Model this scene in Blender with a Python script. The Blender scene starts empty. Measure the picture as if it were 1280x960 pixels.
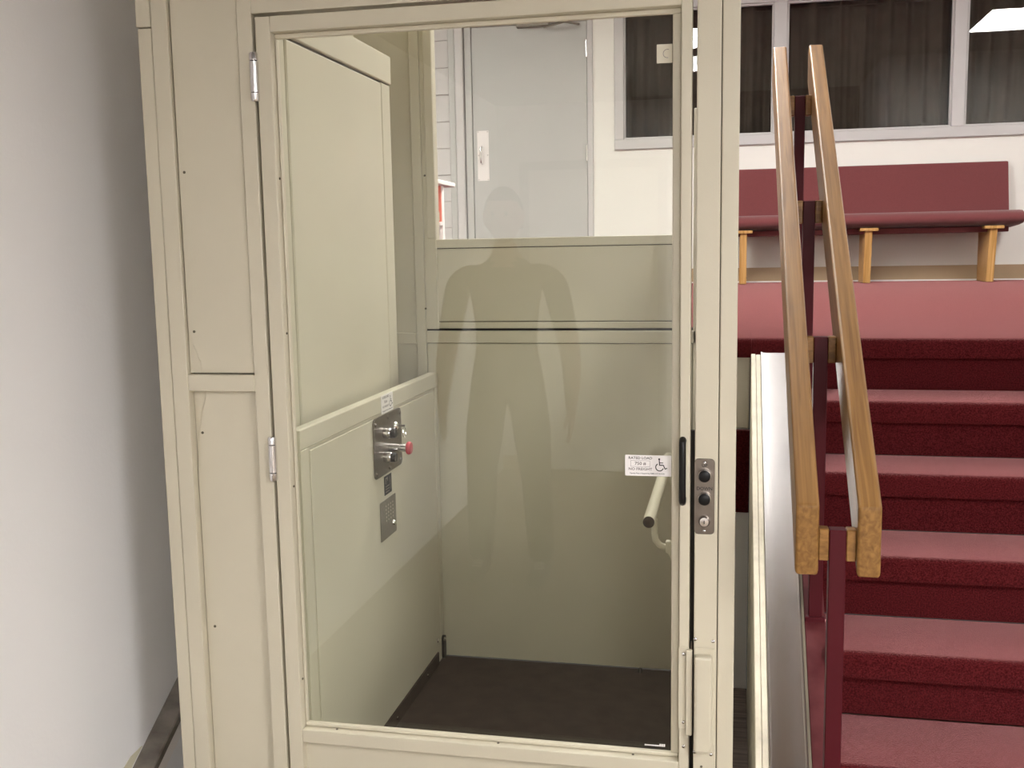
import bpy, bmesh, math, random
from mathutils import Vector, Matrix
random.seed(7)
SC = bpy.context.scene
COL = SC.collection

# ------------------------------------------------------------------ camera, world, exposure
F_PX, PITCH, YAW, ROLL = 1280.33, 0.129467, 0.212453, -0.0174898
cp, sp, cy, sy = math.cos(PITCH), math.sin(PITCH), math.cos(YAW), math.sin(YAW)
fw = Vector((-sy * cp, cy * cp, -sp)); rt = Vector((cy, sy, 0)); up = rt.cross(fw)
rt2 = rt * math.cos(ROLL) + up * math.sin(ROLL); up2 = up * math.cos(ROLL) - rt * math.sin(ROLL)
cam = bpy.data.objects.new('camera', bpy.data.cameras.new('camera')); COL.objects.link(cam)
cam.data.sensor_width = 36.0; cam.data.lens = 36.0 * F_PX / 1280.0
cam.data.clip_start = 0.02; cam.data.clip_end = 100
M = Matrix((rt2, up2, -fw)).transposed().to_4x4(); M.translation = (0, 0, 1.52)
cam.matrix_world = M
SC.camera = cam
w = bpy.data.worlds.new('world'); SC.world = w; w.use_nodes = True
w.node_tree.nodes['Background'].inputs[0].default_value = (1, 0.97, 0.93, 1)
w.node_tree.nodes['Background'].inputs[1].default_value = 0.05
SC.view_settings.view_transform = 'Standard'; SC.view_settings.look = 'None'
SC.view_settings.gamma = 1; SC.view_settings.use_curve_mapping = False
SC.view_settings.exposure = 0.0
LAMP_UP, LAMP_STAIR, LAMP_LOW, LAMP_REAR = 57.0, 21.0, 92.0, 50.0           # troffer brightness, upper lobby and lower hall

FL = -0.06          # lower floor
ZU = 1.215          # upper landing floor
RISE, TREAD, Y0 = 0.17357, 0.245, 3.52
SL = RISE / TREAD
WALLX = -1.62
CEIL_UP, CEIL_LOW = 3.95, 2.52
DF = 2.30           # front plane of the lift
YW = 9.0            # far wall of the lobby

# ------------------------------------------------------------------ materials
def mat(name, col, rough=0.5, metal=0.0, noise=0.0, nscale=8.0, bump=0.0, bscale=60.0, spec=0.5, sheen=0.0, coat=0.0, stretch=None, col2=None):
    m = bpy.data.materials.new(name); m.use_nodes = True
    nt = m.node_tree; b = nt.nodes['Principled BSDF']
    b.inputs['Roughness'].default_value = rough; b.inputs['Metallic'].default_value = metal
    b.inputs['Specular IOR Level'].default_value = spec
    b.inputs['Sheen Weight'].default_value = sheen; b.inputs['Sheen Roughness'].default_value = 0.5
    b.inputs['Coat Weight'].default_value = coat
    tc = nt.nodes.new('ShaderNodeTexCoord'); mp = nt.nodes.new('ShaderNodeMapping')
    nt.links.new(tc.outputs['Object'], mp.inputs[0])
    if stretch: mp.inputs['Scale'].default_value = stretch
    n = nt.nodes.new('ShaderNodeTexNoise'); n.inputs['Scale'].default_value = nscale; n.inputs['Detail'].default_value = 5
    nt.links.new(mp.outputs[0], n.inputs['Vector'])
    r = nt.nodes.new('ShaderNodeValToRGB')
    r.color_ramp.elements[0].position = 0.3; r.color_ramp.elements[1].position = 0.7
    c2 = col2 if col2 else tuple(min(1, c * (1 + noise)) for c in col)
    c1 = col if col2 else tuple(c * (1 - noise) for c in col)
    r.color_ramp.elements[0].color = (*c1, 1); r.color_ramp.elements[1].color = (*c2, 1)
    nt.links.new(n.outputs['Fac'], r.inputs[0]); nt.links.new(r.outputs[0], b.inputs['Base Color'])
    if bump:
        n2 = nt.nodes.new('ShaderNodeTexNoise'); n2.inputs['Scale'].default_value = bscale; n2.inputs['Detail'].default_value = 3
        nt.links.new(mp.outputs[0], n2.inputs['Vector'])
        bp = nt.nodes.new('ShaderNodeBump'); bp.inputs['Strength'].default_value = bump; bp.inputs['Distance'].default_value = 0.004
        nt.links.new(n2.outputs['Fac'], bp.inputs['Height']); nt.links.new(bp.outputs[0], b.inputs['Normal'])
    return m
def wood(name, a, b_, scale, rot, rough=0.35):
    m = bpy.data.materials.new(name); m.use_nodes = True; nt = m.node_tree; b = nt.nodes['Principled BSDF']
    b.inputs['Roughness'].default_value = rough; b.inputs['Specular IOR Level'].default_value = .3
    tc = nt.nodes.new('ShaderNodeTexCoord'); r0 = nt.nodes.new('ShaderNodeMapping'); mp = nt.nodes.new('ShaderNodeMapping')
    r0.inputs['Rotation'].default_value = rot; mp.inputs['Scale'].default_value = scale
    nt.links.new(tc.outputs['Object'], r0.inputs[0]); nt.links.new(r0.outputs[0], mp.inputs[0])
    n = nt.nodes.new('ShaderNodeTexNoise'); n.inputs['Scale'].default_value = 1; n.inputs['Detail'].default_value = 8; n.inputs['Distortion'].default_value = 0.6
    nt.links.new(mp.outputs[0], n.inputs['Vector'])
    r = nt.nodes.new('ShaderNodeValToRGB'); r.color_ramp.elements[0].position = 0.32; r.color_ramp.elements[1].position = 0.68
    r.color_ramp.elements[0].color = (*a, 1); r.color_ramp.elements[1].color = (*b_, 1)
    nt.links.new(n.outputs['Fac'], r.inputs[0]); nt.links.new(r.outputs[0], b.inputs['Base Color'])
    bp = nt.nodes.new('ShaderNodeBump'); bp.inputs['Strength'].default_value = 0.15; bp.inputs['Distance'].default_value = 0.002
    nt.links.new(n.outputs['Fac'], bp.inputs['Height']); nt.links.new(bp.outputs[0], b.inputs['Normal'])
    return m
def glass(name, tint):
    m = bpy.data.materials.new(name); m.use_nodes = True; nt = m.node_tree; nt.nodes.clear()
    out = nt.nodes.new('ShaderNodeOutputMaterial'); mx = nt.nodes.new('ShaderNodeMixShader')
    tr = nt.nodes.new('ShaderNodeBsdfTransparent'); tr.inputs[0].default_value = (*tint, 1)
    gl = nt.nodes.new('ShaderNodeBsdfGlossy'); gl.inputs['Roughness'].default_value = 0.0
    fr = nt.nodes.new('ShaderNodeFresnel'); ge = nt.nodes.new('ShaderNodeNewGeometry')
    mr = nt.nodes.new('ShaderNodeMapRange'); mr.inputs[3].default_value = 1.5; mr.inputs[4].default_value = 1 / 1.5
    nt.links.new(ge.outputs['Backfacing'], mr.inputs[0]); nt.links.new(mr.outputs[0], fr.inputs[0])
    nt.links.new(fr.outputs[0], mx.inputs[0]); nt.links.new(tr.outputs[0], mx.inputs[1]); nt.links.new(gl.outputs[0], mx.inputs[2])
    nt.links.new(mx.outputs[0], out.inputs[0])
    return m
def emit(name, col, s):
    m = bpy.data.materials.new(name); m.use_nodes = True; nt = m.node_tree; b = nt.nodes['Principled BSDF']
    b.inputs['Base Color'].default_value = (.8, .8, .8, 1)
    b.inputs['Emission Color'].default_value = (*col, 1); b.inputs['Emission Strength'].default_value = s
    return m
def carpet(name, dark, light):
    m = mat(name, dark, 1.0, 0, 0, 260, 0.9, 420, spec=0.05, sheen=1.0, col2=light)
    b = m.node_tree.nodes['Principled BSDF']; b.inputs['Sheen Tint'].default_value = (1, .46, .46, 1); b.inputs['Sheen Roughness'].default_value = 0.24
    return m
MT = dict(
    beige=mat('beige_powder_coat', (.565, .515, .40), .42, 0, .03, 3, .06, 180),
    beige_in=mat('beige_satin_sheet', (.58, .54, .43), .34, 0, .03, 3, .04, 180),
    gap_shade=mat('black_gap_shade', (.02, .016, .014), .7),  # near-black standing in for shade inside the door and gate gaps
    shade_and_screw=mat('groove_shade_and_screw', (.10, .085, .06), .8),  # painted shade for grooves and joints; also plain dark screw heads
    chrome=mat('chrome', (.72, .70, .70), .2, 1.0),
    steel=mat('brushed_steel', (.20, .172, .148), .38, 1.0, .08, 40, .05, 200),
    steel_flat=mat('grey_steel_plate', (.26, .235, .20), .5, .6, .06, 60),
    black=mat('black_plastic', (.008, .007, .007), .4, spec=.25),
    ink=mat('black_ink', (.015, .015, .015), .7),
    ink_grey=mat('grey_ink', (.16, .13, .13), .7),
    white=mat('white_vinyl', (.86, .82, .81), .5, 0, .01),
    cream=mat('cream_vinyl', (.62, .57, .45), .5),
    red_plastic=mat('red_plastic', (.45, .03, .05), .35),
    vinyl=mat('dark_brown_vinyl', (.021, .012, .010), .75, 0, 0, 14, .25, 90, spec=.2, col2=(.038, .024, .020)),
    wall=mat('white_wall_paint', (.85, .835, .835), .7, 0, .012, 1.3, .12, 90),
    wall_up=mat('cream_wall_paint', (.86, .845, .795), .7, 0, .01, 1.3, .1, 90),
    block=mat('grey_block_paint', (.63, .615, .61), .7, 0, .03, 6, .35, 50),
    mortar=mat('grey_joint', (.50, .455, .45), .9),
    door=mat('grey_door_paint', (.49, .49, .475), .45, 0, .03, 1.5, .03, 80),
    frame=mat('light_grey_frame_paint', (.57, .555, .55), .45, 0, .02, 4),
    curtain=mat('dark_brown_curtain', (.062, .047, .037), .95, 0, .18, 9, .2, 300, spec=.1),
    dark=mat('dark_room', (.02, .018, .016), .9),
    carpet=carpet('maroon_carpet', (.036, .0026, .0034), (.112, .0145, .0165)),
    fabric=mat('maroon_upholstery', (.175, .050, .052), .95, 0, .12, 220, .25, 600, spec=.1, sheen=.3),
    oak=wood('honey_oak', (.42, .215, .062), (.66, .39, .15), (60, 3, 3), (0, 0, 0)),
    rail=wood('varnished_rail_wood', (.15, .068, .015), (.265, .135, .038), (90, 3, 90), (-math.atan(SL), 0, 0), .42),
    rail_block=wood('varnished_block_wood', (.16, .075, .018), (.30, .15, .045), (30, 12, 90), (.4, 0, 0), .4),
    maroon=mat('maroon_post_paint', (.062, .0035, .0075), .5, 0, .06, 6, spec=.2),
    maroon_worn=mat('worn_maroon_stringer', (.07, .008, .011), .6, 0, 0, 16, .1, 40, spec=.2, col2=(.11, .025, .026)),
    olive=mat('olive_brown_edge', (.16, .13, .09), .7, 0, .2, 12),
    alu=mat('polished_aluminium', (.72, .70, .69), .2, 1.0, .05, 7, .03, 20, stretch=(1, .1, .1)),
    plyedge=mat('cream_painted_board_edge', (.74, .68, .54), .6, 0, .08, 30, .3, 60),
    ply=wood('weathered_plywood', (.05, .037, .029), (.14, .105, .085), (4, 60, 20), (0, 0, 0), .85),
    strip=mat('dark_worn_wood_strip', (.085, .070, .056), .5, 0, 0, 9, .25, 30, stretch=(1, 1, 3), col2=(.24, .21, .18)),
    strip_white=mat('white_trim_paint', (.85, .80, .77), .5),
    patch=mat('old_cream_paint', (.62, .58, .44), .7),
    base=mat('tan_vinyl_base', (.42, .30, .18), .5, 0, .05, 4),
    ceil=mat('ceiling_tile', (.62, .59, .55), .9, 0, .04, 40, .2, 120),
    wall_hall=mat('tan_hall_wall', (.47, .45, .42), .7, 0, .01, 1.3, .1, 90),
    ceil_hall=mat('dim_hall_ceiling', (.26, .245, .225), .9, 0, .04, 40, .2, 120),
    floor=mat('brown_hall_carpet', (.21, .17, .13), 1, 0, .2, 120, .4, 300, spec=.1),
    red_sign=mat('red_poster', (.85, .20, .14), .6, 0, .05, 20),
    skin=mat('skin', (.50, .29, .21), .55), shirt=mat('dark_shirt', (.03, .03, .035), .9), trousers=mat('dark_trousers', (.035, .034, .034), .9),
    shoe=mat('dark_shoe', (.05, .05, .05), .7), hair=mat('dark_hair', (.035, .022, .015), .8),
    glass=glass('clear_glass', (.955, .965, .935)), win_glass=glass('window_glass', (.93, .94, .93)),
    lamp_up=emit('lobby_lamp_diffuser', (1, .985, .955), LAMP_UP), lamp_stair=emit('stairwell_lamp_diffuser', (1, .985, .955), LAMP_STAIR), lamp_low=emit('hall_lamp_diffuser', (1, .995, .985), LAMP_LOW), lamp_rear=emit('rear_lamp_diffuser', (1, .995, .985), LAMP_REAR),
    lamp_frame=mat('white_enamel', (.8, .78, .75), .4),
)

# ------------------------------------------------------------------ mesh helpers
ORG = {}
class Fr:                                   # a plane: origin, u right, v up, n outwards
    def __init__(s, o, u, v):
        s.o = Vector(o); s.u = Vector(u).normalized(); s.v = Vector(v).normalized(); s.n = s.u.cross(s.v)
    def p(s, a, b, c=0): return s.o + s.u * a + s.v * b + s.n * c
class MB:
    def __init__(s): s.V = []; s.F = []; s.I = []
    def add(s, vs, fs, mi=0):
        k = len(s.V); s.V += [Vector(v) for v in vs]
        for f in fs: s.F.append([i + k for i in f]); s.I.append(mi)
        return s
    def box(s, x0, x1, y0, y1, z0, z1, mi=0):
        return s.add([(x, y, z) for z in (z0, z1) for y in (y0, y1) for x in (x0, x1)],
                     [(0, 2, 3, 1), (4, 5, 7, 6), (0, 1, 5, 4), (2, 6, 7, 3), (0, 4, 6, 2), (1, 3, 7, 5)], mi)
    def prism(s, poly, fr, n0, n1, mi=0):   # polygon in (u,v), extruded along n from n0 to n1
        a = sum(poly[i][0] * poly[(i + 1) % len(poly)][1] - poly[(i + 1) % len(poly)][0] * poly[i][1] for i in range(len(poly)))
        if a < 0: poly = poly[::-1]
        k = len(poly)
        vs = [fr.p(u, v, n0) for u, v in poly] + [fr.p(u, v, n1) for u, v in poly]
        fs = [tuple(range(k - 1, -1, -1)), tuple(range(k, 2 * k))] + [(i, (i + 1) % k, k + (i + 1) % k, k + i) for i in range(k)]
        return s.add(vs, fs, mi)
    def lathe(s, fr, prof, seg=24, mi=0):   # prof [(r, n)], axis n through fr.o
        vs = []; fs = []
        for r, n in prof:
            for i in range(seg):
                a = 2 * math.pi * i / seg; vs.append(fr.p(r * math.cos(a), r * math.sin(a), n))
        for j in range(len(prof) - 1):
            for i in range(seg):
                i2 = (i + 1) % seg; fs.append((j * seg + i, j * seg + i2, (j + 1) * seg + i2, (j + 1) * seg + i))
        fs.append(tuple(range(seg - 1, -1, -1))); fs.append(tuple((len(prof) - 1) * seg + i for i in range(seg)))
        return s.add(vs, fs, mi)
    def tube(s, pts, r, seg=14, mi=0):
        pts = [Vector(p) for p in pts]; vs = []; fs = []
        t0 = (pts[1] - pts[0]).normalized(); ref = Vector((0, 0, 1)) if abs(t0.z) < .9 else Vector((1, 0, 0))
        a = t0.cross(ref).normalized()
        for j, p in enumerate(pts):
            t = ((pts[min(j + 1, len(pts) - 1)] - pts[j]).normalized() + (pts[j] - pts[max(j - 1, 0)]).normalized()).normalized()
            a = (a - t * a.dot(t)).normalized(); b = t.cross(a)
            rr = r[j] if isinstance(r, (list, tuple)) else r
            for i in range(seg):
                q = 2 * math.pi * i / seg; vs.append(p + a * rr * math.cos(q) + b * rr * math.sin(q))
        for j in range(len(pts) - 1):
            for i in range(seg):
                i2 = (i + 1) % seg; fs.append((j * seg + i, j * seg + i2, (j + 1) * seg + i2, (j + 1) * seg + i))
        fs.append(tuple(range(seg - 1, -1, -1))); fs.append(tuple((len(pts) - 1) * seg + i for i in range(seg)))
        return s.add(vs, fs, mi)
    def text(s, body, fr, u, v, size, n, mi=1, sx=1.0, align='CENTER', width=None):
        c = bpy.data.curves.new('t', 'FONT'); c.body = body; c.size = size; c.align_x = align; c.align_y = 'CENTER'; c.resolution_u = 3; c.offset = size * .016
        o = bpy.data.objects.new('t', c); COL.objects.link(o)
        me = bpy.data.meshes.new_from_object(o.evaluated_get(bpy.context.evaluated_depsgraph_get()))
        if width and me.vertices:
            xs = [q.co.x for q in me.vertices]; sx = width / max(1e-6, max(xs) - min(xs))
        s.add([fr.p(u + q.co.x * sx, v + q.co.y, n) for q in me.vertices], [tuple(f.vertices) for f in me.polygons], mi)
        bpy.data.objects.remove(o); bpy.data.curves.remove(c); bpy.data.meshes.remove(me)
        return s
    def ribbon(s, pts, w, fr, n, mi=1):     # flat stroke in the plane
        for (a, b), (c, d) in zip(pts[:-1], pts[1:]):
            L = math.hypot(c - a, d - b) or 1e-6; nx, ny = -(d - b) / L * w / 2, (c - a) / L * w / 2
            ex, ey = (c - a) / L * w * .3, (d - b) / L * w * .3
            s.add([fr.p(a - nx - ex, b - ny - ey, n), fr.p(c - nx + ex, d - ny + ey, n), fr.p(c + nx + ex, d + ny + ey, n), fr.p(a + nx - ex, b + ny - ey, n)], [(0, 1, 2, 3)], mi)
        return s
    def disc(s, u, v, r, fr, n, mi=1, seg=16):
        return s.add([fr.p(u + r * math.cos(2 * math.pi * i / seg), v + r * math.sin(2 * math.pi * i / seg), n) for i in range(seg)], [tuple(range(seg))], mi)
    def build(s, name, mats, parent=None, bev=0.0, smooth=False, seg=1, kind=None, label=None):
        if isinstance(mats, str): mats = [mats]
        o0 = ORG[parent.name] if parent is not None else Vector((0, 0, 0))
        me = bpy.data.meshes.new(name); me.from_pydata([v - o0 for v in s.V], [], s.F); me.update()
        for m in mats: me.materials.append(MT[m])
        me.polygons.foreach_set('material_index', s.I)
        if bev > 0:
            bm = bmesh.new(); bm.from_mesh(me)
            es = [e for e in bm.edges if len(e.link_faces) == 2 and e.calc_face_angle(0) > 0.7]
            bmesh.ops.bevel(bm, geom=es, offset=bev, segments=seg, profile=0.5, affect='EDGES', clamp_overlap=True)
            bm.to_mesh(me); bm.free()
        if smooth:
            me.polygons.foreach_set('use_smooth', [True] * len(me.polygons))
            me.set_sharp_from_angle(angle=0.7)
        o = bpy.data.objects.new(name, me); COL.objects.link(o)
        if parent is not None: o.parent = parent
        ORG[o.name] = o0
        if kind: o['kind'] = kind
        if label: o['label'] = label
        return o
def thing(name, label, cat, loc, group=None):
    o = bpy.data.objects.new(name, None); COL.objects.link(o); o.location = loc; o.empty_display_size = .1
    o['label'] = label; o['category'] = cat
    if group: o['group'] = group
    ORG[o.name] = Vector(loc); return o
def root(name, loc, kind='structure'):
    o = bpy.data.objects.new(name, None); COL.objects.link(o); o.location = loc; o['kind'] = kind; ORG[o.name] = Vector(loc); return o
def tag(o, label, cat, group=None):
    o['label'] = label; o['category'] = cat
    if group: o['group'] = group
    return o
def box(name, x0, x1, y0, y1, z0, z1, m, parent=None, bev=0.0, kind=None, seg=1, label=None):
    return MB().box(x0, x1, y0, y1, z0, z1).build(name, m, parent, bev, seg=seg, kind=kind, label=label)
def rrect(u0, u1, v0, v1, r, k=4):
    P = []
    for cx, cyy, a in ((u1 - r, v1 - r, 0), (u0 + r, v1 - r, 90), (u0 + r, v0 + r, 180), (u1 - r, v0 + r, 270)):
        for i in range(k + 1):
            q = math.radians(a + 90 * i / k); P.append((cx + r * math.cos(q), cyy + r * math.sin(q)))
    return P
def arc(cx, cyy, r, a0, a1, k=14):
    return [(cx + r * math.cos(math.radians(a0 + (a1 - a0) * i / k)), cyy + r * math.sin(math.radians(a0 + (a1 - a0) * i / k))) for i in range(k + 1)]
def wheelchair(mb, fr, u, v, h, n, mi=1):   # access symbol, h high, centred on (u, v)
    k = h / 10.0; q = lambda a, b: (u + a * k, v + b * k)
    mb.disc(*q(-.9, 4.3), .75 * k, fr, n, mi)
    mb.ribbon([q(-.8, 3.3), q(-.6, -.4), q(2.3, -.4), q(3.6, -3.3), q(5, -2.7)], .75 * k, fr, n, mi)
    mb.ribbon([q(-.7, 1.4), q(2, 1.4)], .6 * k, fr, n, mi)
    mb.ribbon([(u + a * k, v + b * k) for a, b in arc(-.6, -2, 2.9, 125, 340, 18)], .7 * k, fr, n, mi)
def front(x, z, y=DF): return Fr((x, y, z), (1, 0, 0), (0, 0, 1))        # n = -Y
def side(y, z, x): return Fr((x, y, z), (0, 1, 0), (0, 0, 1))            # n = +X
def screw(parent, fr, r=.003, m='steel', name='screw'):
    return MB().lathe(fr, [(r, 0), (r, r * .35), (r * .6, r * .75), (r * .15, r * .8)], 10).build(name, m, parent, smooth=True)

# ------------------------------------------------------------------ the setting
ST = dict(kind='structure')
box('floor', WALLX - .1, 4.3, -2.5, 3.6, FL - .1, FL, 'floor', **ST)
box('floor_landing', -4.1, 5.1, 3.80, YW, ZU - .25, ZU, 'carpet', **ST)
# wall on the left with the old stair skirting on it
wl = box('wall_left', WALLX - .1, WALLX, -2.5, 3.80, FL, CEIL_UP, 'wall', **ST)
fl = Fr((WALLX, 0, 0), (0, 1, 0), (0, 0, 1))
zt = lambda y: .1174 + (y - 2.413) * .61
tr = root('trim_1', (WALLX, 2.2, FL))
yA, yB = 2.30, 3.6
def ledge(name, top, bot, x1, m, bev):
    pp = [(yA, zt(yA) + top), (yB, zt(yB) + top), (yB, zt(yB) + bot if bot is not None else FL), (yA, zt(yA) + bot if bot is not None else FL)]
    MB().prism(pp, fl, 0, x1 - WALLX).build(name, m, tr, bev)
ledge('dark_cap', 0, -.032, -1.556, 'strip', .004)
ledge('white_trim', -.033, -.085, -1.563, 'strip_white', .003)
ledge('ledge_wall', -.085, None, -1.572, 'wall', 0)
MB().prism([(2.315, zt(2.315) + .002), (2.46, zt(2.46) + .002), (2.445, zt(2.445) + .012), (2.40, zt(2.40) + .036), (2.364, zt(2.364) + .042), (2.30, zt(2.30) + .048)], fl, 0, .0015).build('old_paint_patch', 'patch', tr)
box('wall_return', -4.1, WALLX - .1, 3.70, 3.80, FL, CEIL_UP, 'wall_up', **ST)
box('wall_right', 1.9, 2.0, 1.0, 3.52, FL, CEIL_UP, 'wall', **ST)
box('wall_hall_front', 2.0, 4.3, 1.0, 1.1, FL, CEIL_LOW, 'wall_hall', **ST)
box('wall_hall_right', 4.2, 4.3, -2.5, 1.0, FL, CEIL_LOW, 'wall_hall', **ST)
box('wall_lobby_front', 2.0, 5.1, 3.42, 3.52, ZU - .25, CEIL_UP, 'wall_up', **ST)
box('wall_lobby_left', -4.2, -4.1, 3.70, YW + .3, ZU - .25, CEIL_UP, 'wall_up', **ST)
box('wall_lobby_right', 5.1, 5.2, 3.42, YW + .3, ZU - .25, CEIL_UP, 'wall_up', **ST)
box('wall_rear', WALLX - .1, 4.3, -2.6, -2.5, FL, CEIL_LOW, 'wall', **ST)
box('baseboard_rear', WALLX, 4.2, -2.5, -2.485, FL, FL + .1, 'base', **ST)
box('ceiling', -4.2, 5.2, .9, YW + .3, CEIL_UP, CEIL_UP + .1, 'ceil', **ST)
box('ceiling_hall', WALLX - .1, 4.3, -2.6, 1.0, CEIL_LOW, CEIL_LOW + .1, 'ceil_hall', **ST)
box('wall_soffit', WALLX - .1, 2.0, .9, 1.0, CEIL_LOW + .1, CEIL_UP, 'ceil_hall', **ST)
# hall door behind the camera (seen only mirrored in the lift's glass)
d2 = root('door_2', (-1.0, -2.5, FL))
box('door_leaf', -1.40, -.50, -2.499, -2.47, FL + .01, 2.07, 'wall_up', d2, .002)
for a, b in ((-1.46, -1.40), (-.50, -.44)): box('jamb', a, b, -2.499, -2.45, FL, 2.13, 'frame', d2, .002)
box('head_jamb', -1.46, -.44, -2.499, -2.45, 2.07, 2.13, 'frame', d2, .002)
# far wall of the lobby: plain around the window band and the door
WX0, WX1, WZ0, WZ1 = -1.0, 4.6, 2.362, 3.56
DX0, DX1, DZ1 = -2.40, -1.185, ZU + 2.32
wb = root('wall_back', (0, YW, ZU))
for nm, b in dict(lower=(DX1, 5.1, ZU - .25, WZ0), left=(DX1, WX0, WZ0, WZ1), right=(WX1, 5.1, WZ0, WZ1), upper=(DX1, 5.1, WZ1, CEIL_UP), over=(DX0, DX1, DZ1, CEIL_UP)).items():
    box('wall_panel', b[0], b[1], YW, YW + .2, b[2], b[3], 'wall_up', wb)
box('joint_backing', -4.1, DX0, YW + .012, YW + .2, ZU - .25, CEIL_UP, 'mortar', wb)
bz = 1.733 - .2325 * 2
blk = None; row = 0
while bz < CEIL_UP - .1:
    for i in range(4):
        x1 = DX0 - .06 - i * .42 + (.21 if row % 2 else 0); x0 = x1 - .412
        x1 = min(x1, DX0 - .06)
        if x1 - x0 < .05: continue
        MB().box(x0, x1, YW, YW + .012, bz + .004, min(bz + .2285, CEIL_UP)).build('block', 'block', wb, .002)
    bz += .2325; row += 1
box('baseboard_back', DX1, 5.1, YW - .012, YW, ZU + .012, ZU + .125, 'base', **ST)
box('trim_2', DX1, 5.1, YW - .016, YW, ZU, ZU + .012, 'strip_white', **ST)
# the grey lobby door
d1 = root('door_1', (-1.75, YW, ZU))
lf = box('door_leaf', -2.25, -1.236, YW - .005, YW + .04, ZU + .01, ZU + 2.236, 'door', d1, .002)
box('jamb', -2.315, -2.254, YW - .02, YW + .1, ZU, ZU + 2.239, 'door', d1, .003)
box('jamb', -1.232, -1.185, YW - .02, YW + .1, ZU, ZU + 2.239, 'frame', d1, .003)
box('head_jamb', -2.315, -1.185, YW - .02, YW + .1, ZU + 2.240, ZU + 2.32, 'frame', d1, .003)
box('side_post', -2.40, -2.322, YW - .05, YW + .1, ZU, CEIL_UP, 'frame', d1, .012, seg=2)
box('side_post', -2.462, -2.405, YW - .022, YW + .1, ZU, CEIL_UP, 'door', d1, .003)
fp = front(0, 0, YW - .005)
MB().prism(rrect(-2.216, -2.112, 2.138, 2.572, .004), fp, 0, .003).build('push_plate', 'white', d1)
MB().tube([(-2.175, YW - .008, 2.285), (-2.175, YW - .05, 2.295), (-2.175, YW - .055, 2.32), (-2.175, YW - .055, 2.40), (-2.175, YW - .05, 2.425), (-2.175, YW - .008, 2.435)], .009, 10).build('pull_handle', 'chrome', d1, smooth=True)
for u in (-2.206, -2.122):
    for v in (2.148, 2.36, 2.562): screw(d1, front(u, v, YW - .008), .004)
for z in (3.221, 2.352, 1.42): MB().tube([(-1.240, YW - .012, z - .07), (-1.240, YW - .012, z + .07)], .010, 10).build('hinge', 'chrome', d1, smooth=True)
box('door_closer', -1.84, -1.55, YW - .065, YW - .006, ZU + 2.205, ZU + 2.245, 'steel_flat', d1, .006)
MB().tube([(-1.60, YW - .04, ZU + 2.20), (-1.40, YW - .20, ZU + 2.20), (-1.30, YW - .02, ZU + 2.21)], .010, 8).build('closer_arm', 'steel_flat', d1, smooth=True)
# the curtained window band
wn = root('window_1', (1.8, YW, WZ0))
fy0, fy1 = YW - .03, YW + .10
box('frame_rail', WX0, WX1, fy0, fy1, WZ0, 2.447, 'frame', wn, .006)
box('frame_rail', WX0, WX1, fy0, fy1, 3.50, WZ1, 'frame', wn, .006)
box('frame_stile', WX0, -.918, fy0 + .001, fy1, 2.447, 3.50, 'frame', wn, .006)
box('frame_stile', 4.52, WX1, fy0 + .001, fy1, 2.447, 3.50, 'frame', wn, .006)
panes = [(-.918, .315), (.424, 1.704), (1.806, 3.10), (3.20, 4.52)]
for a, b in ((.315, .424), (1.704, 1.806), (3.10, 3.20)): box('mullion', a, b, fy0 + .001, fy1, 2.447, 3.50, 'frame', wn, .006)
for a, b in panes:
    box('pane', a, b, YW + .020, YW + .025, 2.447, 3.50, 'win_glass', wn)
    m = MB()                                                         # bead round the pane
    for x0, x1, z0, z1 in ((a, b, 2.447, 2.462), (a, b, 3.485, 3.50), (a, a + .014, 2.462, 3.485), (b - .014, b, 2.462, 3.485)): m.box(x0, x1, YW - .012, YW + .02, z0, z1)
    m.build('glazing_bead', 'frame', wn, .003)
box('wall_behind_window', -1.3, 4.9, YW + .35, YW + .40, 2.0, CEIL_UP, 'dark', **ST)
CL = ['dark brown pleated curtain behind the window pane beside the grey door', 'dark brown pleated curtain behind the middle pane above the maroon pew',
      'dark brown pleated curtain in the pane that mirrors the ceiling lamp', 'dark brown pleated curtain in the last pane towards the side wall']
for k, (a, b) in enumerate(panes):
    m = MB(); nx, nz = 150, 10; rnd = random.Random(k + 3)
    ph = [rnd.uniform(0, 6.3) for _ in range(5)]
    def off(t, s):
        return .028 * math.sin(t * 38 + ph[0] + 1.8 * math.sin(t * 5 + ph[3])) + .018 * math.sin(t * 19 + ph[1] + s) + .007 * math.sin(t * 95 + ph[2]) * s
    vs = []; fs = []
    for j in range(nz + 1):
        s = j / nz
        for i in range(nx + 1):
            t = i / nx * (b - a)
            vs.append((a + .01 + t * (1 - .02 / (b - a)) + .012 * math.sin(3 * s + ph[4]) * math.sin(t * 7) * (1 - s), YW + .115 + off(t, 1.25 - s * .6), 2.449 + s * 1.045))
    for j in range(nz):
        for i in range(nx): q = j * (nx + 1) + i; fs.append((q, q + 1, q + nx + 2, q + nx + 1))
    m.add(vs, fs)
    c = m.build('curtain', 'curtain', None, smooth=True); tag(c, CL[k], 'curtain', 'curtains behind the lobby windows')
    so = c.modifiers.new('thick', 'SOLIDIFY'); so.thickness = .003
    box('curtain_hem', a + .012, b - .012, YW + .088, YW + .094, 3.455, 3.462, 'curtain', c)

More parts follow.
